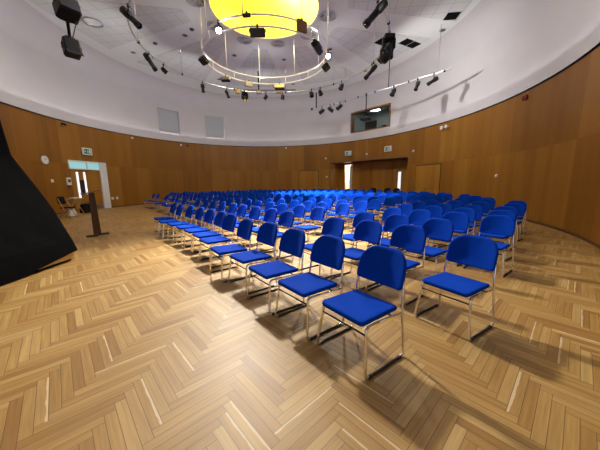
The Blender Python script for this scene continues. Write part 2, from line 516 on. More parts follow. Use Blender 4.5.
# ------------------------------------------------------------------ things fixed to the wall
def wall_frame(phi, z, off=0.):
    # location on the wall face and a rotation: +X along the wall (to the viewer's right), +Y out of the room, +Z up
    p = ell(phi, -off); n = inward(phi)
    rz = math.atan2(-n.x, n.y) + PI    # local -Y faces the room
    return (p.x, p.y, z), rz
def wall_thing(name, phi, z, label, cat, off=0., group=None):
    loc, rz = wall_frame(phi, z, off); return empty(name, loc, rz, label, cat, group)
def curved_panel(ph0, ph1, z0, z1, off, th, n=8, uvo=0.):
    mb = MB(); s = uvo
    for i in range(n):
        a, b = ph0 + (ph1 - ph0) * i / n, ph0 + (ph1 - ph0) * (i + 1) / n
        p, q = ell(a, -off), ell(b, -off); pi, qi = ell(a, -off - th), ell(b, -off - th)
        L = (q - p).length
        v = [(w.x, w.y, z) for z in (z0, z1) for w in (pi, qi, q, p)]
        uv = [(s, z0), (s, z1), (s + L, z1), (s + L, z0)]
        mb.add(v, [(0, 4, 5, 1), (2, 6, 7, 3), (0, 1, 2, 3), (4, 7, 6, 5), (1, 5, 6, 2), (0, 3, 7, 4)], False, [uv] * 6)
        s += L
    return mb
# flush double doors in the veneer
def flush_door(name, ph0, ph1, h, knob=True):
    d = curved_panel(ph0, ph1, .0, h, .004, .03, 8, .2).build(name, M['veneer_door']); struct(d)
    g = MB(); w = .18
    for a, b, z0, z1 in ((ph0 - w, ph0, 0, h + .045), (ph1, ph1 + w, 0, h + .045), (ph0, ph1, h, h + .045)):
        c = curved_panel(a, b, z0, z1, .001, .022, 6); g.add(c.v, c.f)
    g.build('frame', M['gap'], d)
    if knob:
        m = (ph0 + ph1) / 2
        p = ell(m + .5, -.07)
        k = MB(); k.lathe([(.012, -.06), (.012, -.02), (.045, -.02), (.05, .0), (.03, .02), (.005, .025)], 16, Matrix.Translation((p.x, p.y, 1.0)) @ aim(inward(m)).to_4x4())
        k.build('knob', M['darkwood'], d)
    return d
flush_door('door_2', 12.7, 23.6, 2.48)
flush_door('door_3', 71.9, 81.2, 2.54)

# left: double door with transom light
p0, p1 = ell(LD[1]), ell(LD[0])       # viewer's left, right
def plane_frame(p, q):
    ex = (q - p).normalized(); ey = Vector((-ex.y, ex.x, 0))   # ey points away from the room for left->right runs
    m = rotmat(ex, ey, Vector((0, 0, 1))).to_4x4(); m.translation = p; return m, (q - p).length
mL, WL = plane_frame(p0, p1)
def xf(mb, m): mb.v = [tuple(m @ Vector(v)) for v in mb.v]; return mb
def lbox(m, x0, x1, y0, y1, z0, z1, mb=None):
    t = MB(); t.box(((x0 + x1) / 2, (y0 + y1) / 2, (z0 + z1) / 2), (x1 - x0, y1 - y0, z1 - z0)); xf(t, m)
    if mb is None: return t
    mb.add(t.v, t.f); return mb
jamb = WL * .80
def uvbox(m, x0, x1, y0, y1, z0, z1):
    t = MB(); v = [(x, y, z) for z in (z0, z1) for x, y in ((x0, y0), (x1, y0), (x1, y1), (x0, y1))]
    uv = [(x0 + .11, z0), (x1 + .11, z0), (x1 + .11, z1), (x0 + .11, z1)]
    t.add(v, [(0, 1, 5, 4), (2, 3, 7, 6), (0, 3, 2, 1), (4, 5, 6, 7), (1, 2, 6, 5), (0, 4, 7, 3)], False, [uv] * 6)
    return xf(t, m)
dl = uvbox(mL, .06, jamb, .06, .11, .02, 2.34).build('door_1', M['veneer_door']); struct(dl)
fr = MB()
lbox(mL, 0, WL, -.02, .16, 2.76, 2.83, fr); lbox(mL, 0, WL, -.02, .16, 2.34, 2.41, fr)
lbox(mL, 0, .06, -.02, .16, 2.34, 2.8, fr); lbox(mL, WL * .44, WL * .47, -.02, .16, 2.4, 2.8, fr)
lbox(mL, jamb, WL, -.02, .16, 0, 2.8, fr); fr.build('frame', M['white'], dl)
lbox(mL, .06, WL * .44, .03, .05, 2.41, 2.76).build('transom_pane', M['tglass'], dl)
lbox(mL, WL * .47, jamb + .05, .03, .05, 2.41, 2.76).build('transom_pane', M['tglass'], dl)
lbox(mL, .0, .06, .0, .14, 0, 2.34).build('jamb', M['veneer_door'], dl)
for x in (.17, .35):
    lbox(mL, WL * x, WL * x + .115, .03, .075, .75 if x < .3 else .95, 2.2).build('vision_panel', M['slit'], dl)
lbox(mL, WL * .17 + .115, WL * .35, .045, .07, 1.0, 1.75).build('dark_pane', M['darkglass'], dl)
lbox(mL, WL * .17 + .115, jamb - .03, .04, .065, .03, .28).build('kick_plate', M['kick'], dl)
lbox(mL, 0, WL, .2, .3, -.02, 2.9).build('lobby_back', M['cream'], dl)
# lobby recess
a0, a1 = ell(REC[1]), ell(REC[0])     # viewer's left, right
mR, WR = plane_frame(a0, a1)
DP = 1.25
def sec(x0, x1, y0, y1, z0, z1, nme, mat='veneer'):
    return struct(uvbox(mR, x0, x1, y0, y1, z0, z1).build(nme, M[mat]))
ox0 = .66; ox1 = 1.53                 # bright doorway in the back of the recess
sec(-.12, 0., .0, DP, 0, 3.14, 'wall_recess_left'); sec(WR, WR + .12, .0, DP, 0, 3.14, 'wall_recess_right')
struct(lbox(mR, -.1, WR + .1, .0, DP + .2, 3.14, 3.24).build('ceiling_recess', M['brownframe']))
bk = MB()
for a, b, z0 in ((-.1, ox0, 0), (ox1, WR + .1, 0), (ox0, ox1, 3.0)):
    c = uvbox(mR, a, b, DP, DP + .14, z0, 3.14); bk.add(c.v, c.f, False, c.uv)
struct(bk.build('wall_recess_back', M['veneer']))
fl = uvbox(mR, -.1, WR + .1, -2.2, DP + .2, -.12, -.001)
rf = MB(); lbox(mR, -.1, WR + .1, -.4, DP + 3.2, -.06, -.002, rf)
struct(rf.build('floor_recess', M['darkwood']))
# corridor beyond the open doorway
cw = MB()
lbox(mR, ox0 - .9, ox0 - .8, DP + .14, DP + 3.2, 0, 3.1, cw); lbox(mR, ox1 + .8, ox1 + .9, DP + .14, DP + 3.2, 0, 3.1, cw)
lbox(mR, ox0 - .9, ox1 + .9, DP + 3.2, DP + 3.3, 0, 3.1, cw)
struct(cw.build('wall_corridor', M['cream']))
struct(lbox(mR, ox0 - .9, ox1 + .9, DP + .14, DP + 3.3, 3.1, 3.2).build('ceiling_corridor', M['white']))
cl = empty('ceiling_lamp', mR @ Vector(((ox0 + ox1) / 2, DP + 1.6, 3.05)), 0, 'round warm lamp on the ceiling of the bright corridor behind the open doorway', 'lamp')
lm = MB(); lm.lathe([(.02, -.08), (.14, -.06), (.17, 0), (.17, .05)], 20); lm.build('shade', M['bulb'], cl)
od = lbox(mR, ox1 - .14, ox1 - .09, DP - .2, DP + .6, .02, 2.95).build('door_4', M['white']); struct(od)
lbox(mR, ox1 - .17, ox1 - .06, DP + .0, DP + .05, .95, 1.3).build('handle', M['greymetal'], od)
lbox(mR, ox1 - .53, ox1 - .25, DP + 1.2, DP + 1.26, 0, 1.8).build('panel', M['dark'])
o = bpy.data.objects['panel']; o.name = 'display_board'; tag(o, 'narrow dark board standing in the bright corridor beyond the doorway', 'board')
# wooden leaves of the folding partition in the recess
lv = [ox1 + .02, ox1 + 1.95, WR - 1.75, WR - .0]
pt = empty('folding_partition', mR @ Vector(((ox1 + WR) / 2, DP - .05, 0)), 0, 'wooden folding partition closing the back of the wide lobby recess', 'partition')
pt.matrix_world  # parts keep world coordinates through the inverse below
def adopt(o, p):
    o.parent = p; o.matrix_parent_inverse = Matrix.Translation(p.location).inverted() if p.rotation_euler.z == 0 else (Matrix.Translation(p.location) @ Matrix.Rotation(p.rotation_euler.z, 4, 'Z')).inverted()
    return o
for a, b in zip(lv[:-1], lv[1:]):
    adopt(uvbox(mR, a + .015, b - .015, DP - .07, DP - .01, .02, 3.05).build('leaf', M['veneer_door']), pt)
vp = lbox(mR, WR - 1.28, WR - 1.06, DP - .085, DP - .055, .4, 2.2).build('vision_panel', M['slit']); adopt(vp, pt)
vp['label'] = 'narrow bright glazed strip'
# windows with lowered grey blinds in the plaster
for i, W in enumerate((W1, W2)):
    bl = curved_panel(W[0], W[1], W[2], W[3], -.055, .02, 4).build('window_%d' % (i + 1), M['grey']); struct(bl)
    f = MB(); t = .22
    for a, b, z0, z1 in ((W[0], W[0] + t, W[2], W[3]), (W[1] - t, W[1], W[2], W[3]), (W[0], W[1], W[3] - .05, W[3])):
        c = curved_panel(a, b, z0, z1, -.03, .05, 4); f.add(c.v, c.f)
    f.build('frame', M['greymetal'], bl)
    curved_panel(W[0] + t, W[1] - t, W[2], W[2] + .1, -.02, .09, 4).build('sill', M['white'], bl)
# control booth window
b0, b1 = ell(BO[1], -.05), ell(BO[0], -.05)
mB, WB = plane_frame(b0, b1)
f = MB()
sg = .45                               # sagitta room
lbox(mB, -.02, .10, -.05, .3, BO[2] - .02, BO[3], f); lbox(mB, WB - .05, WB + .03, -.05, .3, BO[2], BO[3], f)
lbox(mB, 0, WB, -.05, .3, BO[3] - .1, BO[3] + .02, f); lbox(mB, 0, WB, -.05, .3, BO[2] - .02, BO[2] + .05, f)
wf = f.build('window_4', M['brownframe']); struct(wf)
lbox(mB, .08, WB - .04, .1, .115, BO[2] + .04, BO[3] - .09).build('pane', M['glass'], wf)
bw = MB()
lbox(mB, -.5, WB + .5, 3.0, 3.1, 4.9, 7.6, bw); lbox(mB, -.6, -.5, .5, 3.1, 4.9, 7.6, bw); lbox(mB, WB + .5, WB + .6, .5, 3.1, 4.9, 7.6, bw)
struct(bw.build('wall_booth', M['boothwall']))
struct(lbox(mB, -.6, WB + .6, .25, 3.1, 7.6, 7.7).build('ceiling_booth', M['white']))
struct(lbox(mB, -.6, WB + .6, .25, 3.1, 4.8, 4.9).build('floor_booth', M['dark']))
struct(lbox(mB, -.6, -.02, .3, .5, 4.9, 7.6).build('wall_booth_left', M['boothwall']))
struct(lbox(mB, WB + .03, WB + .6, .3, .5, 4.9, 7.6).build('wall_booth_right', M['boothwall']))
def booth_thing(name, x0, x1, y0, y1, z0, z1, mat, label, cat):
    t = MB(); t.rbox(((x0 + x1) / 2, (y0 + y1) / 2, (z0 + z1) / 2), (x1 - x0, y1 - y0, z1 - z0), .015)
    return tag(xf(t, mB).build(name, M[mat]), label, cat)
booth_thing('desk', .05, WB - .05, .45, 1.1, 5.42, 5.5, 'dark', 'dark desk top running behind the glass of the control booth', 'desk')
mo = booth_thing('monitor', .95, 2.0, .60, .68, 5.62, 6.25, 'black', 'wide black monitor on the desk in the control booth window', 'monitor')
s_ = MB(); lbox(mB, 1.35, 1.6, .58, .8, 5.5, 5.53, s_); lbox(mB, 1.44, 1.5, .66, .7, 5.5, 5.75, s_); s_.build('stand', M['black'], mo)
booth_thing('equipment_box', 2.5, 2.8, .6, .8, 5.5, 5.78, 'black', 'small black box at the right end of the booth desk', 'box')
booth_thing('wall_speaker', 2.55, 2.85, 2.6, 3.0, 6.1, 6.35, 'black', 'small black speaker on the back wall inside the control booth', 'speaker')
bs = booth_thing('strip_lamp', .4, 1.3, 1.5, 1.7, 7.50, 7.585, 'boothlamp', 'short white strip lamp on the ceiling inside the control booth', 'lamp')

def pictogram_sign(phi, z, label):
    t = wall_thing('exit_sign', phi, z, label, 'exit sign', 0., 'green exit signs on the wood wall')
    MB().rbox((0, -.05, 0), (.62, .09, .40), .02).build('housing', M['whiteplastic'], t)
    MB().box((0, -.098, 0), (.46, .008, .26)).build('panel', M['green'], t)
    p = MB()                                         # running figure, arrow and door outline
    y = -.104
    p.box((.135, y, 0), (.10, .004, .19)); p.box((-.15, y, 0), (.10, .004, .028))
    for s in (1, -1): p.box((-.178, y, s * .02), (.06, .004, .026), Matrix.Rotation(s * R(-42), 3, 'Y'))
    p.box((.0, y, .075), (.036, .004, .036)); p.box((-.005, y, .015), (.034, .004, .085), Matrix.Rotation(R(12), 3, 'Y'))
    p.box((-.03, y, -.055), (.022, .004, .09), Matrix.Rotation(R(35), 3, 'Y')); p.box((.022, y, -.055), (.022, .004, .08), Matrix.Rotation(R(-30), 3, 'Y'))
    p.box((.03, y, .025), (.07, .004, .02), Matrix.Rotation(R(20), 3, 'Y'))
    p.build('pictogram', M['whiteplastic'], t)
pictogram_sign(168.5, 3.39, 'green exit sign in a white case above the glazed double door on the left')
pictogram_sign(57.0, 3.86, 'green exit sign in a white case above the left part of the lobby recess')
pictogram_sign(37.4, 3.87, 'green exit sign in a white case below the control booth window')
def wall_disc(name, phi, z, r, d, mat, label, cat, group=None):
    t = wall_thing(name, phi, z, label, cat, 0., group)
    MB().lathe([(r, 0), (r, d * .7), (r * .85, d)], 24, Matrix.Rotation(R(90), 4, 'X')).build('casing', M[mat], t); return t
ck = wall_disc('wall_clock', -177.3, 2.7, .18, .05, 'white', 'round white clock on the wood wall at far left', 'clock')
MB().lathe([(.17, 0), (.20, .01), (.20, .06), (.178, .065), (.178, .045)], 32, Matrix.Rotation(R(90), 4, 'X'), close=False).build('rim', M['whiteplastic'], ck)
h_ = MB(); h_.box((.03, -.057, .03), (.012, .006, .11), Matrix.Rotation(R(45), 3, 'Y')); h_.build('hour_hand', M['black'], ck)
h_ = MB(); h_.box((-.02, -.06, .06), (.008, .006, .15), Matrix.Rotation(R(-18), 3, 'Y')); h_.build('minute_hand', M['black'], ck)
def wall_box(name, phi, z, w, h, d, mat, label, cat, group=None):
    t = wall_thing(name, phi, z, label, cat, 0., group)
    MB().rbox((0, -d / 2, 0), (w, d, h), .012).build('casing', M[mat], t); return t
ph = wall_box('wall_phone', 176.2, 1.68, .26, .40, .09, 'whiteplastic', 'white wall panel with dark screen left of the glazed door', 'wall panel')
MB().box((0, -.095, .03), (.16, .012, .16)).build('screen', M['dark'], ph)
MB().rbox((0, -.04, -.28), (.08, .07, .08), .01).build('red_button', M['red'], ph)
wall_box('light_switch', -178.7, 1.70, .16, .16, .03, 'whiteplastic', 'small white switch on the wood wall below the clock', 'switch')
for a, s in ((161.3, 'left'), (159.6, 'right')):
    t = wall_box('wall_socket', a, .60, .17, .16, .03, 'whiteplastic', s + ' one of two white sockets low beside the glazed door', 'socket')
    for dx in (-.03, .03): MB().box((dx, -.033, 0), (.012, .006, .03)).build('slot', M['dark'], t)
ORD = ['', 'first', 'second', 'third', 'fourth', 'fifth', 'sixth', 'seventh', 'eighth', 'ninth', 'tenth', 'eleventh', 'twelfth', 'thirteenth', 'fourteenth', 'fifteenth', 'sixteenth', 'seventeenth', 'eighteenth', 'nineteenth', 'twentieth', 'twenty-first', 'twenty-second', 'twenty-third', 'twenty-fourth', 'twenty-fifth', 'twenty-sixth']
# small sensors on the veneer
sm = empty('security_camera', ell(175.5, -.1) + Vector((0, 0, 4.66)), wall_frame(175.5, 0)[1], 'small black camera under the plaster edge at far left', 'camera')
MB().rbox((0, -.0, .0), (.14, .12, .10), .02).build('body', M['black'], sm)
MB().lathe([(.05, 0), (.06, .08), (.045, .1)], 16, Matrix.Translation((0, -.05, -.03)) @ Matrix.Rotation(R(110), 4, 'X')).build('lens', M['lens'], sm)
for phi, z, lab in ((151.3, 4.66, 'tiny white sensor high on the wood wall left of the two blinds'), (132.4, 4.61, 'tiny white sensor just below the right edge of the left blind'),
                    (87.1, 4.68, 'tiny white sensor at the top of the wood wall in mid picture'), (68.1, 3.58, 'small white sensor just left of the lobby recess'),
                    (47.8, 3.68, 'small white sensor between the two exit signs over the recess'), (25.4, 3.49, 'small white sensor above the right end of the recess'),
                    (-9.4, 1.69, 'small white switch plate alone on the right-hand wood wall'), (67.6, 1.95, 'small white switch beside the left edge of the recess')):
    wall_disc('wall_sensor', phi, z, .075, .06, 'whiteplastic', lab, 'sensor', 'small white wall devices')
for phi, z, lab in ((129.9, 4.62, 'small red alarm sounder below the gap between the two blinds'), (-16., 4.58, 'small red alarm sounder high on the right-hand wood wall')):
    t = wall_box('alarm_sounder', phi, z, .20, .16, .10, 'red', lab, 'alarm', 'red alarm sounders')
    MB().lathe([(.06, 0), (.05, .04)], 16, Matrix.Translation((0, -.1, 0)) @ Matrix.Rotation(R(90), 4, 'X')).build('grille', M['dark'], t)
for phi, lab in ((12.4, 'left one of two small white lamp heads high on the right wall'), (10.4, 'right one of two small white lamp heads high on the right wall')):
    t = wall_thing('emergency_lamp', phi, 4.53, lab, 'lamp', 0., 'emergency lamp heads')
    MB().rbox((0, -.075, 0), (.08, .12, .08), .015).build('bracket', M['whiteplastic'], t)
    MB().lathe([(.05, 0), (.10, .1), (.10, .13), (.08, .13)], 20, Matrix.Translation((0, -.12, 0)) @ Matrix.Rotation(R(100), 4, 'X')).build('head', M['white'], t)

# ------------------------------------------------------------------ chairs
def tube_through(pts, n=4):
    # soft corners: Catmull-Rom through the points
    P = [Vector(p) for p in pts]; out = []
    for i in range(len(P) - 1):
        a, b, c, d = P[max(i - 1, 0)], P[i], P[i + 1], P[min(i + 2, len(P) - 1)]
        for k in range(n):
            t = k / n
            out.append(.5 * ((2 * b) + (c - a) * t + (2 * a - 5 * b + 4 * c - d) * t * t + (3 * b - a - 3 * c + d) * t ** 3))
    out.append(P[-1]); return out
def make_chair(fab, label, cat='chair', group=None):
    root = empty('stacking_chair', (0, 0, 0), 0, label, cat, group)
    # seat pad: dished, front edge rolled down
    so = rrect(.485, .475, (.035, .03, .03, .035), 5, 0, .24)
    def sd(x, y, z):
        fr = max(0, .16 - y) / .16
        return (x * (1 - .03 * (y / .47)), y, z + .447 - .022 * (y / .47) - .020 * fr ** 2 + .012 * (2 * x / .47) ** 2)
    MB().cushion(so, .042, .018, sd, (.88, .7, .45, .2)).build('seat', M[fab], root)
    bo = rrect(.50, .335, (.045, .168, .168, .045), 8)
    def bd(x, y, z):
        t = (y + .1675) / .335
        return (x, .515 + .095 * t + z - .055 * (2 * x / .485) ** 2 + .03, .582 + .325 * t)
    MB().cushion(bo, .046, .022, bd, (.88, .65, .35)).build('backrest', M[fab], root)
    rr = .012
    for s in (-1, 1):
        a = tube_through([(s * .238, .20, .404), (s * .238, .10, .408), (s * .240, .055, .398), (s * .246, .038, .36), (s * .268, .012, .15), (s * .279, .0, .045), (s * .281, .01, .018), (s * .282, .05, .0125)])
        MB().tube(a, rr, 8).build('front_leg', M['chrome'], root)
        b = tube_through([(s * .286, .44, .0125), (s * .287, .485, .018), (s * .286, .50, .05), (s * .272, .497, .25), (s * .258, .495, .43), (s * .246, .515, .58), (s * .236, .535, .68)])
        MB().tube(b, rr, 8).build('rear_leg', M['chrome'], root)
        r_ = MB(); r_.tube([(s * .282, .05, .0125), (s * .286, .44, .0125)], .0115, 8)
        r_.rbox((s * .282, .055, .012), (.028, .06, .024), .005); r_.rbox((s * .286, .43, .012), (.028, .06, .024), .005)
        r_.build('runner', M['black'], root)
        MB().tube([(s * .238, .19, .404), (s * .243, .38, .396), (s * .259, .488, .398)], .009, 8).build('seat_rail', M['chrome'], root)
    MB().tube([(-.247, .035, .35), (.247, .035, .35)], .0075, 8).build('stretcher', M['black'], root)
    MB().tube([(-.24, .40, .385), (.24, .40, .385)], .0075, 8).build('rear_stretcher', M['black'], root)
    return root
AX, AY, AYAW = .3201, 1.9939, -.91
ux, uy = Vector((math.cos(AYAW), math.sin(AYAW), 0)), Vector((-math.sin(AYAW), math.cos(AYAW), 0))
proto = make_chair('blue', 'x', 'chair', 'blue chairs set out in rows')
first = [True]
placed = []
rngc = random.Random(11)
rows_ = {
 0: [(-.0, 0), (-.67, -.03), (-1.31, -.06), (-2.0, -.02), (-2.63, -.10), (-3.44, -.02), (-4.09, .03), (-4.75, .03), (-5.42, 0), (-6.08, -.06), (-6.78, -.16), (-7.58, -.15)],
 1: [(.30, .06), (-.47, .2), (-1.12, .15), (-1.76, 0), (-3.12, 0), (-3.85, .05), (-4.55, .0), (-5.3, 0), (-6.05, .04), (-6.80, 0), (-7.6, 0), (-8.4, 0), (-9.33, 0), (-10.95, -.1), (-12.3, -.1), (-13.0, -.1), (-14.2, -.2), (-14.95, 0), (-16.6, -.2), (-17.5, -.3)],
 2: [(.16, 0), (-.52, .05), (-1.24, .06), (-1.91, -.06), (-3.37, 0), (-4.14, .04), (-4.86, -.04), (-5.6, 0), (-6.40, 0), (-7.2, .04), (-8.05, .04)] ,
 3: [(-.02, .05), (-.70, .05), (-1.38, -.02), (-2.06, 0), (-3.7, .1), (-4.41, -.05), (-5.15, 0), (-5.85, -.05), (-6.55, -.12), (-7.3, -.2), (-8.2, -.05)],
 4: [(-.25, 0), (-.94, 0), (-1.61, .02), (-2.32, -.05), (-3.9, .1), (-4.7, .1), (-5.5, .15), (-6.25, .05), (-7.0, 0), (-7.9, .1)],
 5: [(-.42, 0), (-1.08, -.1), (-1.76, -.12), (-2.48, 0), (-3.98, -.05), (-4.7, 0)],
 6: [(-.55, 0), (-1.3, 0), (-2.05, .1), (-2.72, 0), (-4.3, .1), (-5.0, 0)],
 7: [(-.73, 0), (-1.5, 0), (-2.25, 0), (-3.0, 0), (-4.6, 0)],
}
DEP = [0, 1.13, 2.22, 3.38, 4.44, 5.42, 6.62, 7.72, 8.82, 9.92, 11.02, 12.12, 13.22, 14.3]
def inside(x, y, mar):
    dx, dy = x - CX, y - CY; c, s = math.cos(EAL), math.sin(EAL)
    return math.hypot((dx * c + dy * s) / (EA - mar), (-dx * s + dy * c) / (EB - mar)) < 1
for k in range(len(DEP)):
    row = list(rows_.get(k, []))
    lim = -18.3 if k in (2, 3) else -17.
    if k >= 2:
        s = row[-1][0] - .76 if row else .5
        while s > lim - 3:
            if not row and k >= 8 and False: pass
            row.append((s, 0)); s -= .76
            if abs(s + 3.3) < .5 and k in (5, 6, 7, 8, 9): s -= .5
    P = []
    for (s, d) in row:
        o = Vector((AX, AY, 0)) + ux * s + uy * (DEP[k] + d)
        c = o + uy * .3
        if k >= 2 and not inside(c.x, c.y, 1.25): continue
        if k == 1 and s < -9 and not inside(c.x, c.y, .8): continue
        # keep the door and the lobby approach free
        P.append(o)
    for i, o in enumerate(P):
        if first[0]: c = proto; first[0] = False
        else: c = copy_tree(proto)
        yaw = AYAW + rngc.uniform(-.035, .035)
        if k == 0: yaw = AYAW + (-.02, .01, .0, .03, -.03, .04, .0, .02, -.02, .03, 0, .02)[i]
        if k == 1 and i == 0: yaw = -1.0
        c.location = (o.x, o.y, 0); c.rotation_euler = (0, 0, yaw)
        rn = 'front row' if k == 0 else ('back row' if k == len(DEP) - 1 else ORD[k + 1] + ' row')
        j = len(P)
        w = 'nearest' if i == 0 else ORD[i + 1] if i < len(ORD) - 1 else 'last'
        if i == 0: lab = 'blue upholstered chair with chrome sled legs at the right-hand end of the %s' % rn
        else: lab = 'blue upholstered chair with chrome sled legs, %s from right end of the %s' % (w, rn)
        c['label'] = lab
        placed.append((k, i, o))
# black chairs by the recess
bp = make_chair('blackfab', 'x', 'chair', 'black chairs before the lobby recess')
for i, (x, y, yw, lab) in enumerate(((5.45, 20.35, -.75, 'black upholstered chair alone in front of the left half of the lobby recess'), (6.25, 19.35, -.75, 'black upholstered chair before the recess, left one of the right-hand pair'), (6.72, 18.80, -.75, 'black upholstered chair before the recess, right one of the right-hand pair'))):
    c = bp if i == 0 else copy_tree(bp)
    c.location = (x, y, 0); c.rotation_euler = (0, 0, yw); c.scale = (1.08, 1.08, 1.10); c['label'] = lab

# ------------------------------------------------------------------ black draped stage piece, lectern, things by the left door
t = empty('draped_stage_frame', (-5.6, 4.0, 0), 0, 'tall frame draped in black cloth on a pale plywood base at the left edge', 'stage frame')
prof = [(-4.545, .20), (-4.62, .40), (-4.734, .65), (-4.895, 1.016), (-5.126, 1.415), (-5.43, 1.90), (-5.545, 2.09), (-5.60, 2.50), (-5.65, 3.0), (-5.85, 3.95), (-6.2, 4.15), (-6.6, 3.95), (-7.0, 2.6), (-7.6, .05)]
mb = MB(); ys = [5.17, 5.12, 4.9, 4.6, 4.3, 4.0, 3.5, 3.0, 2.5, 2.0, 1.5]
vs = []
for j, y in enumerate(ys):
    for i, (x, z) in enumerate(prof):
        zz = z
        if i == 0: zz = .20 - .195 * min(1, max(0, (5.17 - y) / 1.25))
        wv = 0 if j < 2 or i < 2 else .012 * math.sin(y * 9 + i * .7)
        sh = .02 if j == 0 else 0
        vs.append((x - sh + wv + 5.6, y - 4.0, zz))
n = len(prof); fs = []
for j in range(len(ys) - 1):
    for i in range(n - 1):
        a = j * n + i; fs.append((a, a + 1, a + n + 1, a + n))
fs.append(tuple(range(n - 1, -1, -1))); fs.append(tuple(range((len(ys) - 1) * n, len(ys) * n)))
mb.add(vs, fs, False); mb.build('drape', M['drape'], t)
b = MB(); b.rbox((-.30, -.62, .115), (2.58, 3.52, .15), .01)
b.v = [(x, y, z) for x, y, z in b.v]
MB().rbox((-.34, -.66, .02), (2.58, 3.50, .04), .008).build('base', M['drape'], t)  # black strip added for the dark shadow under the plinth
pl = b.build('plinth', M['ply'], t); pl['label'] = 'pale plywood base board'
lc = empty('lectern', (-6.06, 7.58, 0), R(128.7), 'slim dark wooden lectern standing on the open floor near the glazed door', 'lectern')
for sx, y0, y1 in ((-.10, -.03, .24), (.10, -.31, .03)):
    MB().rbox((sx, (y0 + y1) / 2, .03), (.10, y1 - y0, .06), .012).build('foot', M['darkwood'], lc)
    yc = .02 if sx < 0 else -.06
    m = MB(); m.add([(sx * .8 + x, yc * k + yy, z) for z, w, k in ((.05, .05, 1.2), (1.27, .04, .6)) for x, yy in ((-w, -.045), (w, -.045), (w, .045), (-w, .045))], [(3, 2, 1, 0), (4, 5, 6, 7), (0, 1, 5, 4), (1, 2, 6, 5), (2, 3, 7, 6), (3, 0, 4, 7)])
    m.build('post', M['darkwood'], lc)
rt = Matrix.Rotation(R(-17), 3, 'X')
m = MB(); m.rbox((0, 0, 1.29), (.50, .44, .025), .008, rt); m.build('desk', M['darkwood'], lc)
m = MB(); m.rbox((0, .215, 1.245), (.50, .02, .05), .006, rt); m.build('ledge', M['tanwood'], lc)
# folding chair
fc = empty('folding_chair', (-10.45, 11.65, 0), R(100), 'tan wooden folding chair with black back cushion beside the wall at far left', 'chair')
for s in (-1, 1):
    MB().tube([(s * .22, -.22, .02), (s * .22, .02, .45), (s * .22, .20, .92)], .016, 8).build('leg', M['tanwood'], fc)
    MB().tube([(s * .19, .26, .02), (s * .19, -.05, .42), (s * .19, -.18, .47)], .016, 8).build('leg', M['tanwood'], fc)
MB().cushion(rrect(.42, .42, (.04,) * 4), .05, .02, lambda x, y, z: (x, y - .02, z + .49)).build('seat', M['blackfab'], fc)
MB().cushion(rrect(.48, .34, (.1,) * 4), .05, .02, lambda x, y, z: (x, .17 + z + (y + .2) * .15, y + .82)).build('backrest', M['blackfab'], fc)
MB().tube([(-.22, .02, .45), (.22, .02, .45)], .014, 8).build('stretcher', M['tanwood'], fc)
# small folding stool-table
ft = empty('folding_table', (-11.05, 12.75, 0), R(95), 'small tan folding table carrying papers against the wall at far left', 'table')
MB().rbox((0, 0, .82), (.62, .48, .03), .01).build('table_top', M['tanwood'], ft)
for s in (-1, 1):
    MB().tube([(s * .24, -.24, .02), (s * .24, .20, .81)], .018, 8).build('leg', M['tanwood'], ft)
    MB().tube([(s * .21, .24, .02), (s * .21, -.20, .81)], .018, 8).build('leg', M['tanwood'], ft)
pp = MB()
for i in range(5): pp.box((random.uniform(-.03, .03), random.uniform(-.03, .03), .004 + i * .012), (.30, .22, .011), Matrix.Rotation(random.uniform(-.4, .4), 3, 'Z'))
o = pp.build('paper_stack', M['white']); o.location = (-11.05, 12.75, .836); tag(o, 'loose stack of white papers on the small folding table', 'papers')
def bag(name, loc, sz, mat, label, cat='bag'):
    t = empty(name, (loc[0], loc[1], 0), R(80), label, cat)
    def df(x, y, z):
        k = 1 - .18 * (y / sz[2]); return (x * k, z * (1 - .25 * max(0, y / sz[2])), y)
    o = rrect(sz[0], sz[2], (.06, .12, .12, .06), 5, 0, sz[2] / 2)
    MB().cushion(o, sz[1], .06, df).build('body', M[mat], t)
    MB().tube(tube_through([(-.12, 0, sz[2] - .03), (-.10, 0, sz[2] + .06), (.10, 0, sz[2] + .06), (.12, 0, sz[2] - .03)]), .012, 6).build('handle', M[mat], t)
bag('holdall', (-11.45, 14.0), (.80, .36, .50), 'blackfab', 'bulky black bag on the floor in front of the glazed door')
bag('carrier_bag', (-10.85, 12.3), (.36, .2, .34), 'whiteplastic', 'white carrier bag on the floor under the small folding table')

# ------------------------------------------------------------------ lighting rings, bar and lamps
def ring_mesh(r, z, rad, n=96):
    return MB().tube([(r * math.cos(2 * PI * i / n), r * math.sin(2 * PI * i / n), z) for i in range(n)], rad, 8, closed=True)
def rpos(r, a, z): return Vector((HC.x + r * math.cos(R(a)), HC.y + r * math.sin(R(a)), z))
ZO, RO = 7.13, 5.12
og = empty('outer_lighting_ring', (HC.x, HC.y, ZO), 0, 'large single chrome ring pipe hung around the double inner ring', 'lighting ring')
ring_mesh(RO, 0, .032).build('ring_tube', M['silver'], og)
for k in range(10):
    a = 11.5 + 36 * k; p = (RO * math.cos(R(a)), RO * math.sin(R(a)))
    MB().tube([(p[0], p[1], 0), (p[0], p[1], CEIL - ZO - .015)], .009, 6).build('suspension_wire', M['greymetal'], og)
    MB().rbox((p[0], p[1], 0), (.09, .09, .11), .015).build('clamp', M['blackmetal'], og)
ZU, ZL, RU, RL = 7.12, 6.78, 2.70, 2.66
ig = empty('inner_lighting_truss', (HC.x, HC.y, ZL), 0, 'double white ring truss hung under the yellow dome', 'lighting truss')
ring_mesh(RU, ZU - ZL, .034).build('upper_ring', M['ringpaint'], ig); ring_mesh(RL, 0, .034).build('lower_ring', M['ringpaint'], ig)
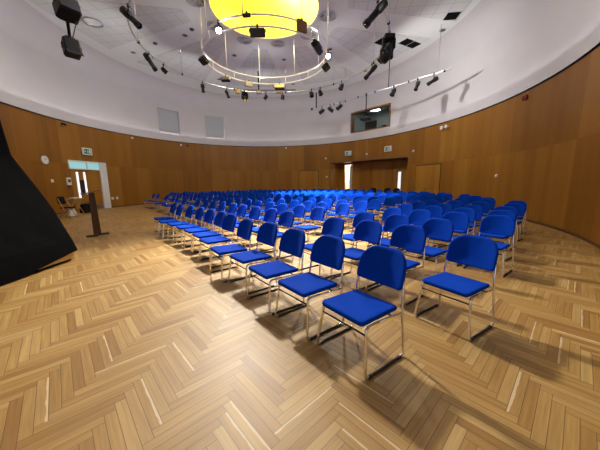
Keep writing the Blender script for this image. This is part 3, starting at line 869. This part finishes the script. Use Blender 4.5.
for k in range(12):
    a = R(15 + 30 * k)
    MB().tube([(RL * math.cos(a), RL * math.sin(a), 0), (RU * math.cos(a), RU * math.sin(a), ZU - ZL)], .018, 6).build('strut', M['ringpaint'], ig)
for a in (187, 144, 105, 64, 28, -10, -55, -100, -138):
    p = (RU * math.cos(R(a)), RU * math.sin(R(a)))
    MB().tube([(*p, ZU - ZL), (*p, CEIL - ZL - .015)], .020, 8).build('suspension_rod', M['ringpaint'], ig)
BARZ = 6.7
bpts = [(.95, 19.85), (1.64, 19.40), (2.16, 18.92), (2.74, 18.32), (3.45, 17.5), (4.1, 16.75), (5.08, 15.70), (5.42, 15.32), (6.15, 14.40), (6.75, 13.72), (7.22, 13.22)]
bg = empty('lighting_bar', (4.1, 16.75, BARZ), 0, 'long gently curved lighting bar hung near the white wall beside the booth window', 'lighting bar')
loc = [(x - 4.1, y - 16.75, 0) for x, y in bpts]
MB().tube(tube_through(loc, 4), .028, 8).build('bar_tube', M['silver'], bg)
for x, y, rad, mt in ((1.25, 19.6, .04, 'blackmetal'), (3.0, 18.0, .009, 'greymetal'), (5.08, 15.70, .024, 'blackmetal'), (6.80, 13.66, .009, 'greymetal')):
    MB().tube([(x - 4.1, y - 16.75, 0), (x - 4.1, y - 16.75, CEIL - BARZ - .03 if rad < .03 else 1.05)], rad, 8).build('suspension_rod', M[mt], bg)
MB().rbox((.95 - 4.1, 19.85 - 16.75, 0), (.16, .16, .13), .02).build('end_cap', M['blackmetal'], bg)
for x, y in ((2.4, 18.68), (3.05, 17.98), (3.7, 17.2), (4.5, 16.32), (5.85, 14.78), (7.0, 13.46)):
    MB().rbox((x - 4.1, y - 16.75, 0), (.09, .09, .10), .015).build('clamp', M['blackmetal'], bg)

def hang(root, drop, w, d):
    # hook clamp, stem and U-shaped yoke that carries a lamp body of width w
    c = MB(); c.rbox((0, 0, 0), (.07, .08, .12), .015); c.build('clamp', M['blackmetal'], root)
    side = Vector((-d.y, d.x, 0)); side = side.normalized() if side.length > .01 else Vector((1, 0, 0))
    y = MB(); y.tube([(0, 0, -.04), (0, 0, -.13)], .015, 6)
    h = w / 2 + .02
    y.tube(tube_through([(-side * h) + Vector((0, 0, -drop)), (-side * h) + Vector((0, 0, -drop + .12)), (-side * h * .8) + Vector((0, 0, -.14)), (side * h * .8) + Vector((0, 0, -.14)), (side * h) + Vector((0, 0, -drop + .12)), (side * h) + Vector((0, 0, -drop))], 3), .014, 6)
    y.build('yoke', M['blackmetal'], root)
def frame_at(d, c):
    m = aim(d).to_4x4(); m.translation = c; return m
def profile_lamp(p, d, label, L=.62, r=.085, group=None, cat='spotlight'):
    d = Vector(d).normalized(); t = empty('profile_spotlight', p, 0, label, cat, group); drop = .30
    hang(t, drop, r * 2.2, d); m = frame_at(d, (0, 0, -drop))
    MB().lathe([(.004, -L * .43), (r * .7, -L * .42), (r * 1.15, -L * .38), (r * 1.2, -L * .05), (r * .95, 0), (r * .95, L * .42), (r * 1.08, L * .43), (r * 1.08, L * .60), (r * .86, L * .60), (r * .85, L * .56)], 20, m, close=False).build('body', M['blackmetal'], t)
    MB().lathe([(r * .84, L * .56), (r * .4, L * .575), (.004, L * .58)], 18, m).build('lens', M['lens'], t)
    f = MB(); f.rbox((0, 0, L * .62), (r * 2.3, r * 2.3, .012), .004); f.v = [tuple(m @ Vector(v)) for v in f.v]; 
    MB().tube(tube_through([(0, .02, .0), (.12, .05, -.12), (.10, .02, -.30), (0, 0, -drop - .02)], 5), .008, 5).build('cable', M['black'], t)
    return t
def par_lamp(p, d, label, r=.11, L=.30, group=None, hot=False):
    d = Vector(d).normalized(); t = empty('par_spotlight', p, 0, label, 'spotlight', group); drop = .27
    hang(t, drop, r * 2.1, d); m = frame_at(d, (0, 0, -drop))
    MB().lathe([(.004, -L * .52), (r * .35, -L * .5), (r * .75, -L * .4), (r, -L * .1), (r, L * .5), (r * 1.15, L * .52), (r * 1.15, L * .58), (r * .92, L * .57), (r * .9, L * .50)], 22, m, close=False).build('body', M['blackmetal'], t)
    MB().lathe([(r * .92, L * .50), (r * .5, L * .53), (.004, L * .54)], 18, m).build('lens', M['lampglow' if hot else 'lens'], t)
    MB().tube(tube_through([(0, .0, -.02), (-.10, .05, -.14), (-.06, .02, -.26), (0, 0, -drop)], 5), .008, 5).build('cable', M['black'], t)
    return t
def flood_lamp(p, d, label, w=.46, h=.32, dep=.16, group=None, hang_=.26, mat='blackmetal', doors=(-1, 1)):
    d = Vector(d).normalized(); t = empty('flood_lamp', p, 0, label, 'floodlight', group)
    hang(t, hang_, w, d); m = frame_at(d, (0, 0, -hang_))
    side = Vector((-d.y, d.x, 0)).normalized(); vz = d.cross(side)
    m3 = rotmat(side, vz, d); m = m3.to_4x4(); m.translation = (0, 0, -hang_)
    b = MB(); b.rbox((0, 0, -dep * .2), (w, h, dep), .03); b.rbox((0, 0, -dep * .75), (w * .6, h * .6, dep * .3), .02)
    b.v = [tuple(m @ Vector(v)) for v in b.v]; b.build('housing', M[mat], t)
    g = MB(); g.box((0, 0, dep * .31), (w * .86, h * .80, .012)); g.v = [tuple(m @ Vector(v)) for v in g.v]; g.build('lens', M['black'], t)
    for s in doors:
        q = MB(); q.box((0, s * (h / 2 + .05), dep * .3 + .06), (w * .95, .008, .16), Matrix.Rotation(s * R(-28), 3, 'X')); q.v = [tuple(m @ Vector(v)) for v in q.v]
        q.build('barn_door', M['blackmetal'], t)
    return t
def moving_head(p, d, label, k=1.):
    d = Vector(d).normalized(); t = empty('moving_head_lamp', p, 0, label, 'stage light', None)
    MB().rbox((0, 0, 0), (.08, .10, .12), .015).build('clamp', M['blackmetal'], t)
    MB().rbox((0, 0, -.13 * k), (.32 * k, .26 * k, .14 * k), .03).build('base', M['blackmetal'], t)
    y = MB()
    for s in (-1, 1): y.rbox((s * .17 * k, 0, -.31 * k), (.06 * k, .13 * k, .30 * k), .02)
    y.rbox((0, 0, -.20 * k), (.34 * k, .13 * k, .05 * k), .02); y.build('yoke', M['blackmetal'], t)
    m = frame_at(d, (0, 0, -.38 * k))
    MB().lathe([(.07 * k, -.2 * k), (.125 * k, -.16 * k), (.135 * k, .05 * k), (.11 * k, .17 * k), (.095 * k, .19 * k)], 22, m).build('head', M['blackmetal'], t)
    MB().lathe([(.09 * k, .185 * k), (.05 * k, .20 * k), (.004, .205 * k)], 18, m).build('lens', M['amber' if k < 1.1 else 'lens'], t)
    return t
def O(a): return rpos(RO, a, ZO)
profile_lamp(O(-141.5), (.75, -.1, -.75), 'long cylindrical spotlight at the far left of the outer ring near the top edge', .75, .10)
profile_lamp(O(-178.6), (.5, .1, -.85), 'long cylindrical spotlight second from the left on the outer ring', .75, .09)
par_lamp(O(169.4), (.6, .3, -.6), 'short stubby spotlight third from the left on the outer ring', .10, .26)
profile_lamp(O(141.4), (.05, .1, -1), 'slim spotlight hanging straight down on the outer ring, fourth from the left', .44, .085)
profile_lamp(O(124.6), (.35, .0, -.9), 'slim tilted spotlight just left of the amber-lensed moving head', .44, .08)
moving_head(O(112.4), (.05, -.45, -.9), 'largest moving head lamp with amber lens at the bottom of the outer ring', 1.05)
par_lamp(O(97.5), (-.6, .2, -.55), 'short spotlight just right of the amber-lensed moving head', .10, .28)
par_lamp(O(85.6), (-.25, .2, -.9), 'short spotlight below the silver floodlight of the inner truss', .11, .26)
par_lamp(O(64.6), (.1, -.4, -.8), 'left one of two close round spotlights on the outer ring above the bar end', .12, .26)
par_lamp(O(58.0), (.3, -.3, -.8), 'right one of two close round spotlights on the outer ring above the bar end', .12, .26)
par_lamp(O(41.2), (-.35, -.3, -.8), 'round spotlight on the outer ring between the close pair and the long slanted one', .12, .28)
profile_lamp(O(13.5), (-.75, -.1, -.85), 'long slanted black spotlight on the outer ring above the lighting bar', .8, .095)
moving_head(O(-8), (-.5, .1, -.8), 'lower moving head of the dense black cluster on the right of the ring', 1.3)
moving_head(O(-17), (-.3, -.3, -.7), 'upper moving head of the dense black cluster on the right of the ring', 1.25)
par_lamp(O(-2.), (-.6, .2, -.7), 'tilted spotlight at the foot of the dense black cluster on the ring', .13, .42)
profile_lamp(O(-40), (-.72, .2, -.72), 'long silver-edged spotlight at upper right of the outer ring near the picture top', .85, .11)
# lamps on the inner truss
def IU(a): return rpos(RU, a, ZU)
def IL(a): return rpos(RL, a, ZL)
flood_lamp(IL(-89.7), (.0, -.85, -.35), 'black rectangular floodlight hanging in front of the yellow dome', .52, .27, .2, None, .2, 'blackmetal', ())
flood_lamp(IL(-38), (-.7, .25, -.7), 'long black floodlight at the right front of the inner truss', .80, .22, .22, None, .24, 'blackmetal', ())
flood_lamp(IL(-166), (-.3, -.4, -.8), 'tilted dark floodlight at the left end of the inner truss', .34, .32, .18, None, .22, 'blackmetal', ())
flood_lamp(IL(147), (.0, -.2, -1.), 'flat pale-topped floodlight at lower left of the inner truss', .50, .26, .16, None, .2, 'greymetal', ())
flood_lamp(IL(82), (.0, -.15, -1.), 'silver-topped floodlight at the bottom of the inner truss', .60, .30, .2, None, .2, 'greymetal', ())
flood_lamp(IL(2), (.5, -.2, -.8), 'tilted dark floodlight at the right end of the inner truss', .36, .32, .2, None, .24, 'blackmetal', ())
h1 = par_lamp(IU(-121.4), (.25, -.85, -.5), 'lit white spotlight at the left of the inner truss beside the yellow dome', .10, .26, None, True)
h2 = par_lamp(IU(-7), (-.08, -.85, -.45), 'lit white spotlight at the right end of the inner truss', .10, .26, None, True)
def small_box(name, p, sz, mat, label, cat, rz=0):
    t = empty(name, p, rz, label, cat)
    MB().rbox((0, 0, 0), sz, .02).build('casing', M[mat], t); c = MB(); c.rbox((0, 0, sz[2] / 2 + .02), (.08, .1, .07), .015); c.build('clamp', M['blackmetal'], t)
small_box('dimmer_box', IU(-55.4) + Vector((0, 0, -.12)), (.42, .12, .38), 'brownframe', 'brown box clamped on the upper ring against the yellow dome', 'box', R(35))
small_box('junction_box', IL(118) + Vector((0, 0, -.09)), (.42, .18, .26), 'greymetal', 'pale grey junction box on the lower truss ring at bottom left', 'box', R(28))
small_box('brass_box', O(117) + Vector((0, 0, -.08)), (.30, .14, .26), 'gold', 'brass-coloured box on the outer ring beside the amber-lensed moving head', 'box', R(20))
small_box('brass_box', O(88.5) + Vector((0, 0, .06)), (.34, .14, .22), 'gold', 'brass-coloured box on the outer ring under the silver floodlight', 'box')
small_box('dome_clamp', IU(-97) + Vector((0, 0, -.02)), (.28, .10, .12), 'blackmetal', 'small dark clamp box on the upper ring across the yellow dome', 'clamp', R(-5))
cq = O(101) + Vector((0, 0, .08)) - og.location
MB().tube([cq + Vector((-1.5, -.2, 0)), cq + Vector((2.2, -.1, 0))], .028, 8).build('cross_bar', M['darkwood'], og)
MB().tube([cq + Vector((-.12, -.12, 0)), cq + Vector((-.12, -.12, 1.1))], .04, 8).build('post', M['blackmetal'], og)
MB().rbox(cq + Vector((-.12, -.12, -.12)), (.34, .22, .22), .05).build('joint', M['greymetal'], og)
# lamps on the bar
def BP(x, y): return Vector((x, y, BARZ))
par_lamp(BP(1.64, 19.40), (-.8, .2, -.5), 'leftmost tilted spotlight on the lighting bar near its black end', .115, .40)
par_lamp(BP(2.16, 18.92), (.7, .3, -.4), 'second spotlight from the left on the lighting bar', .115, .40)
par_lamp(BP(2.74, 18.32), (-.75, -.2, -.6), 'third spotlight from the left on the lighting bar', .115, .42)
par_lamp(BP(5.30, 15.46), (-.4, -.2, -.7), 'spotlight on the lighting bar just right of the booth window', .12, .40)
profile_lamp(BP(6.15, 14.40), (-.35, -.1, -.9), 'steep dark spotlight on the right half of the lighting bar', .46, .09)
profile_lamp(BP(6.68, 13.80), (-.75, .2, -.45), 'nearly level dark spotlight at the right end of the lighting bar', .52, .09)
# projector on a drop pole in front of the booth window
pj = empty('projector', (4.1, 16.75, 5.3), R(-35), 'black projector on a drop pole hung in front of the booth window', 'projector')
MB().tube([(0, 0, .1), (0, 0, BARZ - 5.3)], .034, 8).build('drop_pole', M['blackmetal'], pj)
MB().rbox((0, 0, 0), (.62, .48, .17), .05).build('body', M['blackmetal'], pj)
MB().lathe([(.07, 0), (.075, .06), (.055, .07)], 18, Matrix.Translation((.12, -.23, 0)) @ Matrix.Rotation(R(90), 4, 'X')).build('lens', M['lens'], pj)
MB().rbox((0, 0, .12), (.3, .3, .05), .02).build('bracket', M['blackmetal'], pj)
MB().rbox((0, 0, BARZ - 5.3), (.10, .10, .14), .02).build('clamp', M['blackmetal'], pj)
# two floods on a black boom at the left
bm = empty('lighting_boom', (-5.30, 6.66, 4.55), 0, 'black vertical boom hanging from the ceiling at upper left', 'lighting boom')
MB().tube([(0, 0, 0), (0, 0, CEIL - 4.57)], .032, 8).build('pole', M['blackmetal'], bm)
MB().tube(tube_through([(.03, .05, 1.0), (.16, .05, .75), (.12, .02, .5), (.02, .03, .3)]), .01, 6).build('cable', M['black'], bm)
for z in (.1, .72): MB().rbox((0, 0, z), (.11, .11, .12), .02).build('clamp', M['blackmetal'], bm)
flood_lamp(Vector((-5.16, 6.56, 5.68)), (.55, -.35, .25), 'upper black floodlight on the boom at upper left, cut by the picture top', .40, .36, .38, None, .22, 'blackmetal', ())
flood_lamp(Vector((-5.20, 6.55, 4.80)), (.25, -.2, -.9), 'lower black floodlight with one barn door on the boom at upper left', .30, .26, .36, None, .25, 'blackmetal', (1,))

# ------------------------------------------------------------------ ceiling fittings
for k in range(10):
    a = 11.5 + 36 * k
    for r, nm in ((2.5, 'inner'), (4.72, 'middle'), (8.75, 'outer')):
        if r == 8.75 and k in (6, 7, 8): continue
        if k in (6, 7): continue
        t = empty('recessed_downlight', rpos(r, a, CEIL - .01), 0, 'round recessed downlight in the plaster rib %d degrees round, %s circle' % (a, nm), 'downlight', 'recessed ceiling downlights')
        del t['label']; t['label'] = 'small round recessed downlight on the %s circle of the plain ceiling ribs' % nm
        t['group'] = 'recessed downlights of the %s circle' % nm
        q = MB(); q.lathe([(.10, .0), (.14, -.012), (.15, -.004), (.15, .006)], 24, close=False); q.build('bezel', M['greymetal'], t)
        q = MB(); q.lathe([(.10, -.004), (.004, -.006)], 24, close=False); q.build('reflector', M['dark'], t)
    if k in (6, 7): continue
    t = empty('air_grille', rpos(2.82, a, CEIL - .01), 0, 'round ceiling air grille close to the rim of the yellow dome', 'air grille', 'round air grilles around the dome')
    q = MB()
    for r in (.14, .24, .34): q.lathe([(r - .04, -.01), (r - .02, -.035), (r, -.012)], 32, close=False)
    q.build('rings', M['greymetal'], t)
    q = MB(); q.lathe([(.40, .004), (.42, -.03), (.36, -.02), (.36, .0)], 32, close=False); q.build('rim', M['ceiling'], t)
t = empty('air_grille', rpos(8.03, 174.6, CEIL - .02), 0, 'round air grille set in the tiles at the upper left of the ceiling', 'air grille')
q = MB(); q.lathe([(.36, .0), (.40, -.05), (.34, -.03), (.33, .0)], 32, close=False); q.build('rim', M['greymetal'], t)
q = MB(); q.lathe([(.32, -.006), (.2, -.02), (.19, -.008), (.08, -.02), (.004, -.015)], 32, close=False); q.build('rings', M['ceiling'], t)
for p, lab in ((rpos(6.74, 156.7, CEIL), 'small dark ceiling sensor farther from the dome on the left rib'), (rpos(4.0, 159, CEIL), 'small dark ceiling sensor nearer to the dome on the left rib')):
    t = empty('ceiling_sensor', p, 0, lab, 'sensor')
    MB().lathe([(.11, .0), (.10, -.05), (.05, -.07)], 20).build('casing', M['dark'], t)
# ------------------------------------------------------------------ light
def spot(loc, target, power, size, blend=.5, color=(1, 1, 1), rad=.12, name='spot_beam'):
    l = bpy.data.lights.new(name, 'SPOT'); l.energy = power; l.spot_size = R(size); l.spot_blend = blend; l.color = color; l.shadow_soft_size = rad
    o = bpy.data.objects.new(name, l); col.objects.link(o); o.location = loc
    o.rotation_euler = (Vector(target) - Vector(loc)).to_track_quat('-Z', 'Y').to_euler(); return o
def area(loc, target, power, size, color=(1, 1, 1), shape='DISK', name='area_light', sy=None):
    l = bpy.data.lights.new(name, 'AREA'); l.energy = power; l.size = size; l.shape = shape; l.color = color
    if sy: l.size_y = sy
    o = bpy.data.objects.new(name, l); col.objects.link(o); o.location = loc
    o.rotation_euler = (Vector(target) - Vector(loc)).to_track_quat('-Z', 'Y').to_euler(); return o
def point(loc, power, color=(1, 1, 1), rad=.1, name='lamp_glow'):
    l = bpy.data.lights.new(name, 'POINT'); l.energy = power; l.color = color; l.shadow_soft_size = rad
    o = bpy.data.objects.new(name, l); col.objects.link(o); o.location = loc; return o
# the two lit stage lamps on the inner truss
spot(IU(-121.4) + Vector((.05, -.25, -.45)), (-.5, 3.0, 0), 4600, 80, .9, (1, .97, .90), .30)
spot(IU(-7) + Vector((.05, -.25, -.45)), (2.2, 3.4, 0), 700, 70, .9, (1, .95, .86), .25)
# beams that wash the middle of the seating
spot(rpos(RL, 95, ZL - .5), (.8, 17.0, 0), 13000, 54, .8, (.95, .98, 1), .2)
spot(rpos(RL, 300, ZL - .5), (-.2, 8.0, 0), 6500, 62, .8, (1, .98, .95), .2)
spot(rpos(RL, 20, ZL - .5), (2.6, 13.5, 0), 5000, 60, .8, (.95, .98, 1), .2)
# unseen spots added at the inner truss to brighten the ceiling
for a in (30, 102, 174, 246, 318):
    q_ = rpos(RL + .1, a, ZL + .12)
    spot(q_, q_ + (rpos(1, a, 0) - HC) * .7 + Vector((0, 0, .7)), 55, 160, 1., (.97, 1, 1), .15, 'truss_fill')
# fill beams added at the recessed downlights, whose fittings are unlit
for k in range(10):
    a = 11.5 + 36 * k
    pw = 70 if k in (8, 9, 0) else 140
    spot(rpos(4.72, a, CEIL - .03), rpos(4.72, a, 0), pw, 130, .9, (1, .93, .84), .1, 'downlight_fill')
    spot(rpos(8.75, a, CEIL - .03), rpos(8.75, a, 0), pw, 130, .9, (1, .93, .84), .1, 'downlight_fill')
# cove uplights on the ledge above the veneer
for i in range(32):
    a = -42 + 242 * i / 31.
    p_ = ell(a, -.20) + Vector((0, 0, WOODH + .34)); n_ = inward(a)
    L_ = (ell(a + 3.9) - ell(a - 3.9)).length
    z_ = (Vector((0, 0, 1)) * .75 + n_ * .66).normalized(); x_ = Vector((0, 0, 1)).cross(n_).normalized(); y_ = (-z_).cross(x_)
    o_ = area(p_, p_ + z_, 3.6, L_, (1, .93, .95), 'RECTANGLE', 'cove_uplight', .05)
    o_.rotation_euler = rotmat(x_, (-z_).cross(x_) * -1, -z_).to_euler() if False else rotmat(x_, (-z_).cross(x_), -z_).to_euler()
# spots without fittings, added at the outer ring to brighten the white wall
for k in range(10):
    a = 29.5 + 36 * k
    q_ = rpos(RO + .12, a, ZO - .35)
    wp = {0: 150, 9: 150, 8: 460}.get(k, 275)
    spot(q_, q_ + rpos(1, a, 0) - HC + Vector((0, 0, -.05)), wp, 165, 1., (1, .98, .96), .05 if k == 9 else .15, 'wall_fill')
spot(rpos(RO + .2, 5.5, ZO - .25), (8.3, 15.0, 5.9), 620, 150, 1., (1, .98, .97), .04, 'wall_fill')
# dome lamp
point(Vector((-.45, 13.25, CEIL + .72)), 420, (1, .98, .92), .12)
# booth and corridor
pb = mB @ Vector((1.2, 1.6, 7.3)); area(pb, pb - Vector((0, 0, 1)), 14, .8, (.95, 1, 1))
pc = mR @ Vector(((ox0 + ox1) / 2, DP + 1.5, 2.9)); point(pc, 260, (1, .95, .85), .15)
# soft sky fill through the added rear openings
w = bpy.data.worlds.new('day'); scn.world = w; w.use_nodes = True
bgn = w.node_tree.nodes['Background']; bgn.inputs[0].default_value = (.92, .95, 1, 1); bgn.inputs[1].default_value = .6
scn.view_settings.view_transform = 'Standard'; scn.view_settings.look = 'None'
scn.view_settings.exposure = .06; scn.view_settings.gamma = 1.; scn.view_settings.use_curve_mapping = False
# put the origin of every single-mesh thing at its own base
for o in list(scn.objects):
    if o.type == 'MESH' and o.parent is None and o.get('kind') != 'structure':
        vs = o.data.vertices
        c = Vector((sum(v.co.x for v in vs) / len(vs), sum(v.co.y for v in vs) / len(vs), min(v.co.z for v in vs)))
        if c.length < 1e-4 or o.location.length > 1e-4: continue
        for v in vs: v.co -= c
        o.location = c
        for ch in o.children: ch.matrix_parent_inverse = Matrix.Translation(-c)
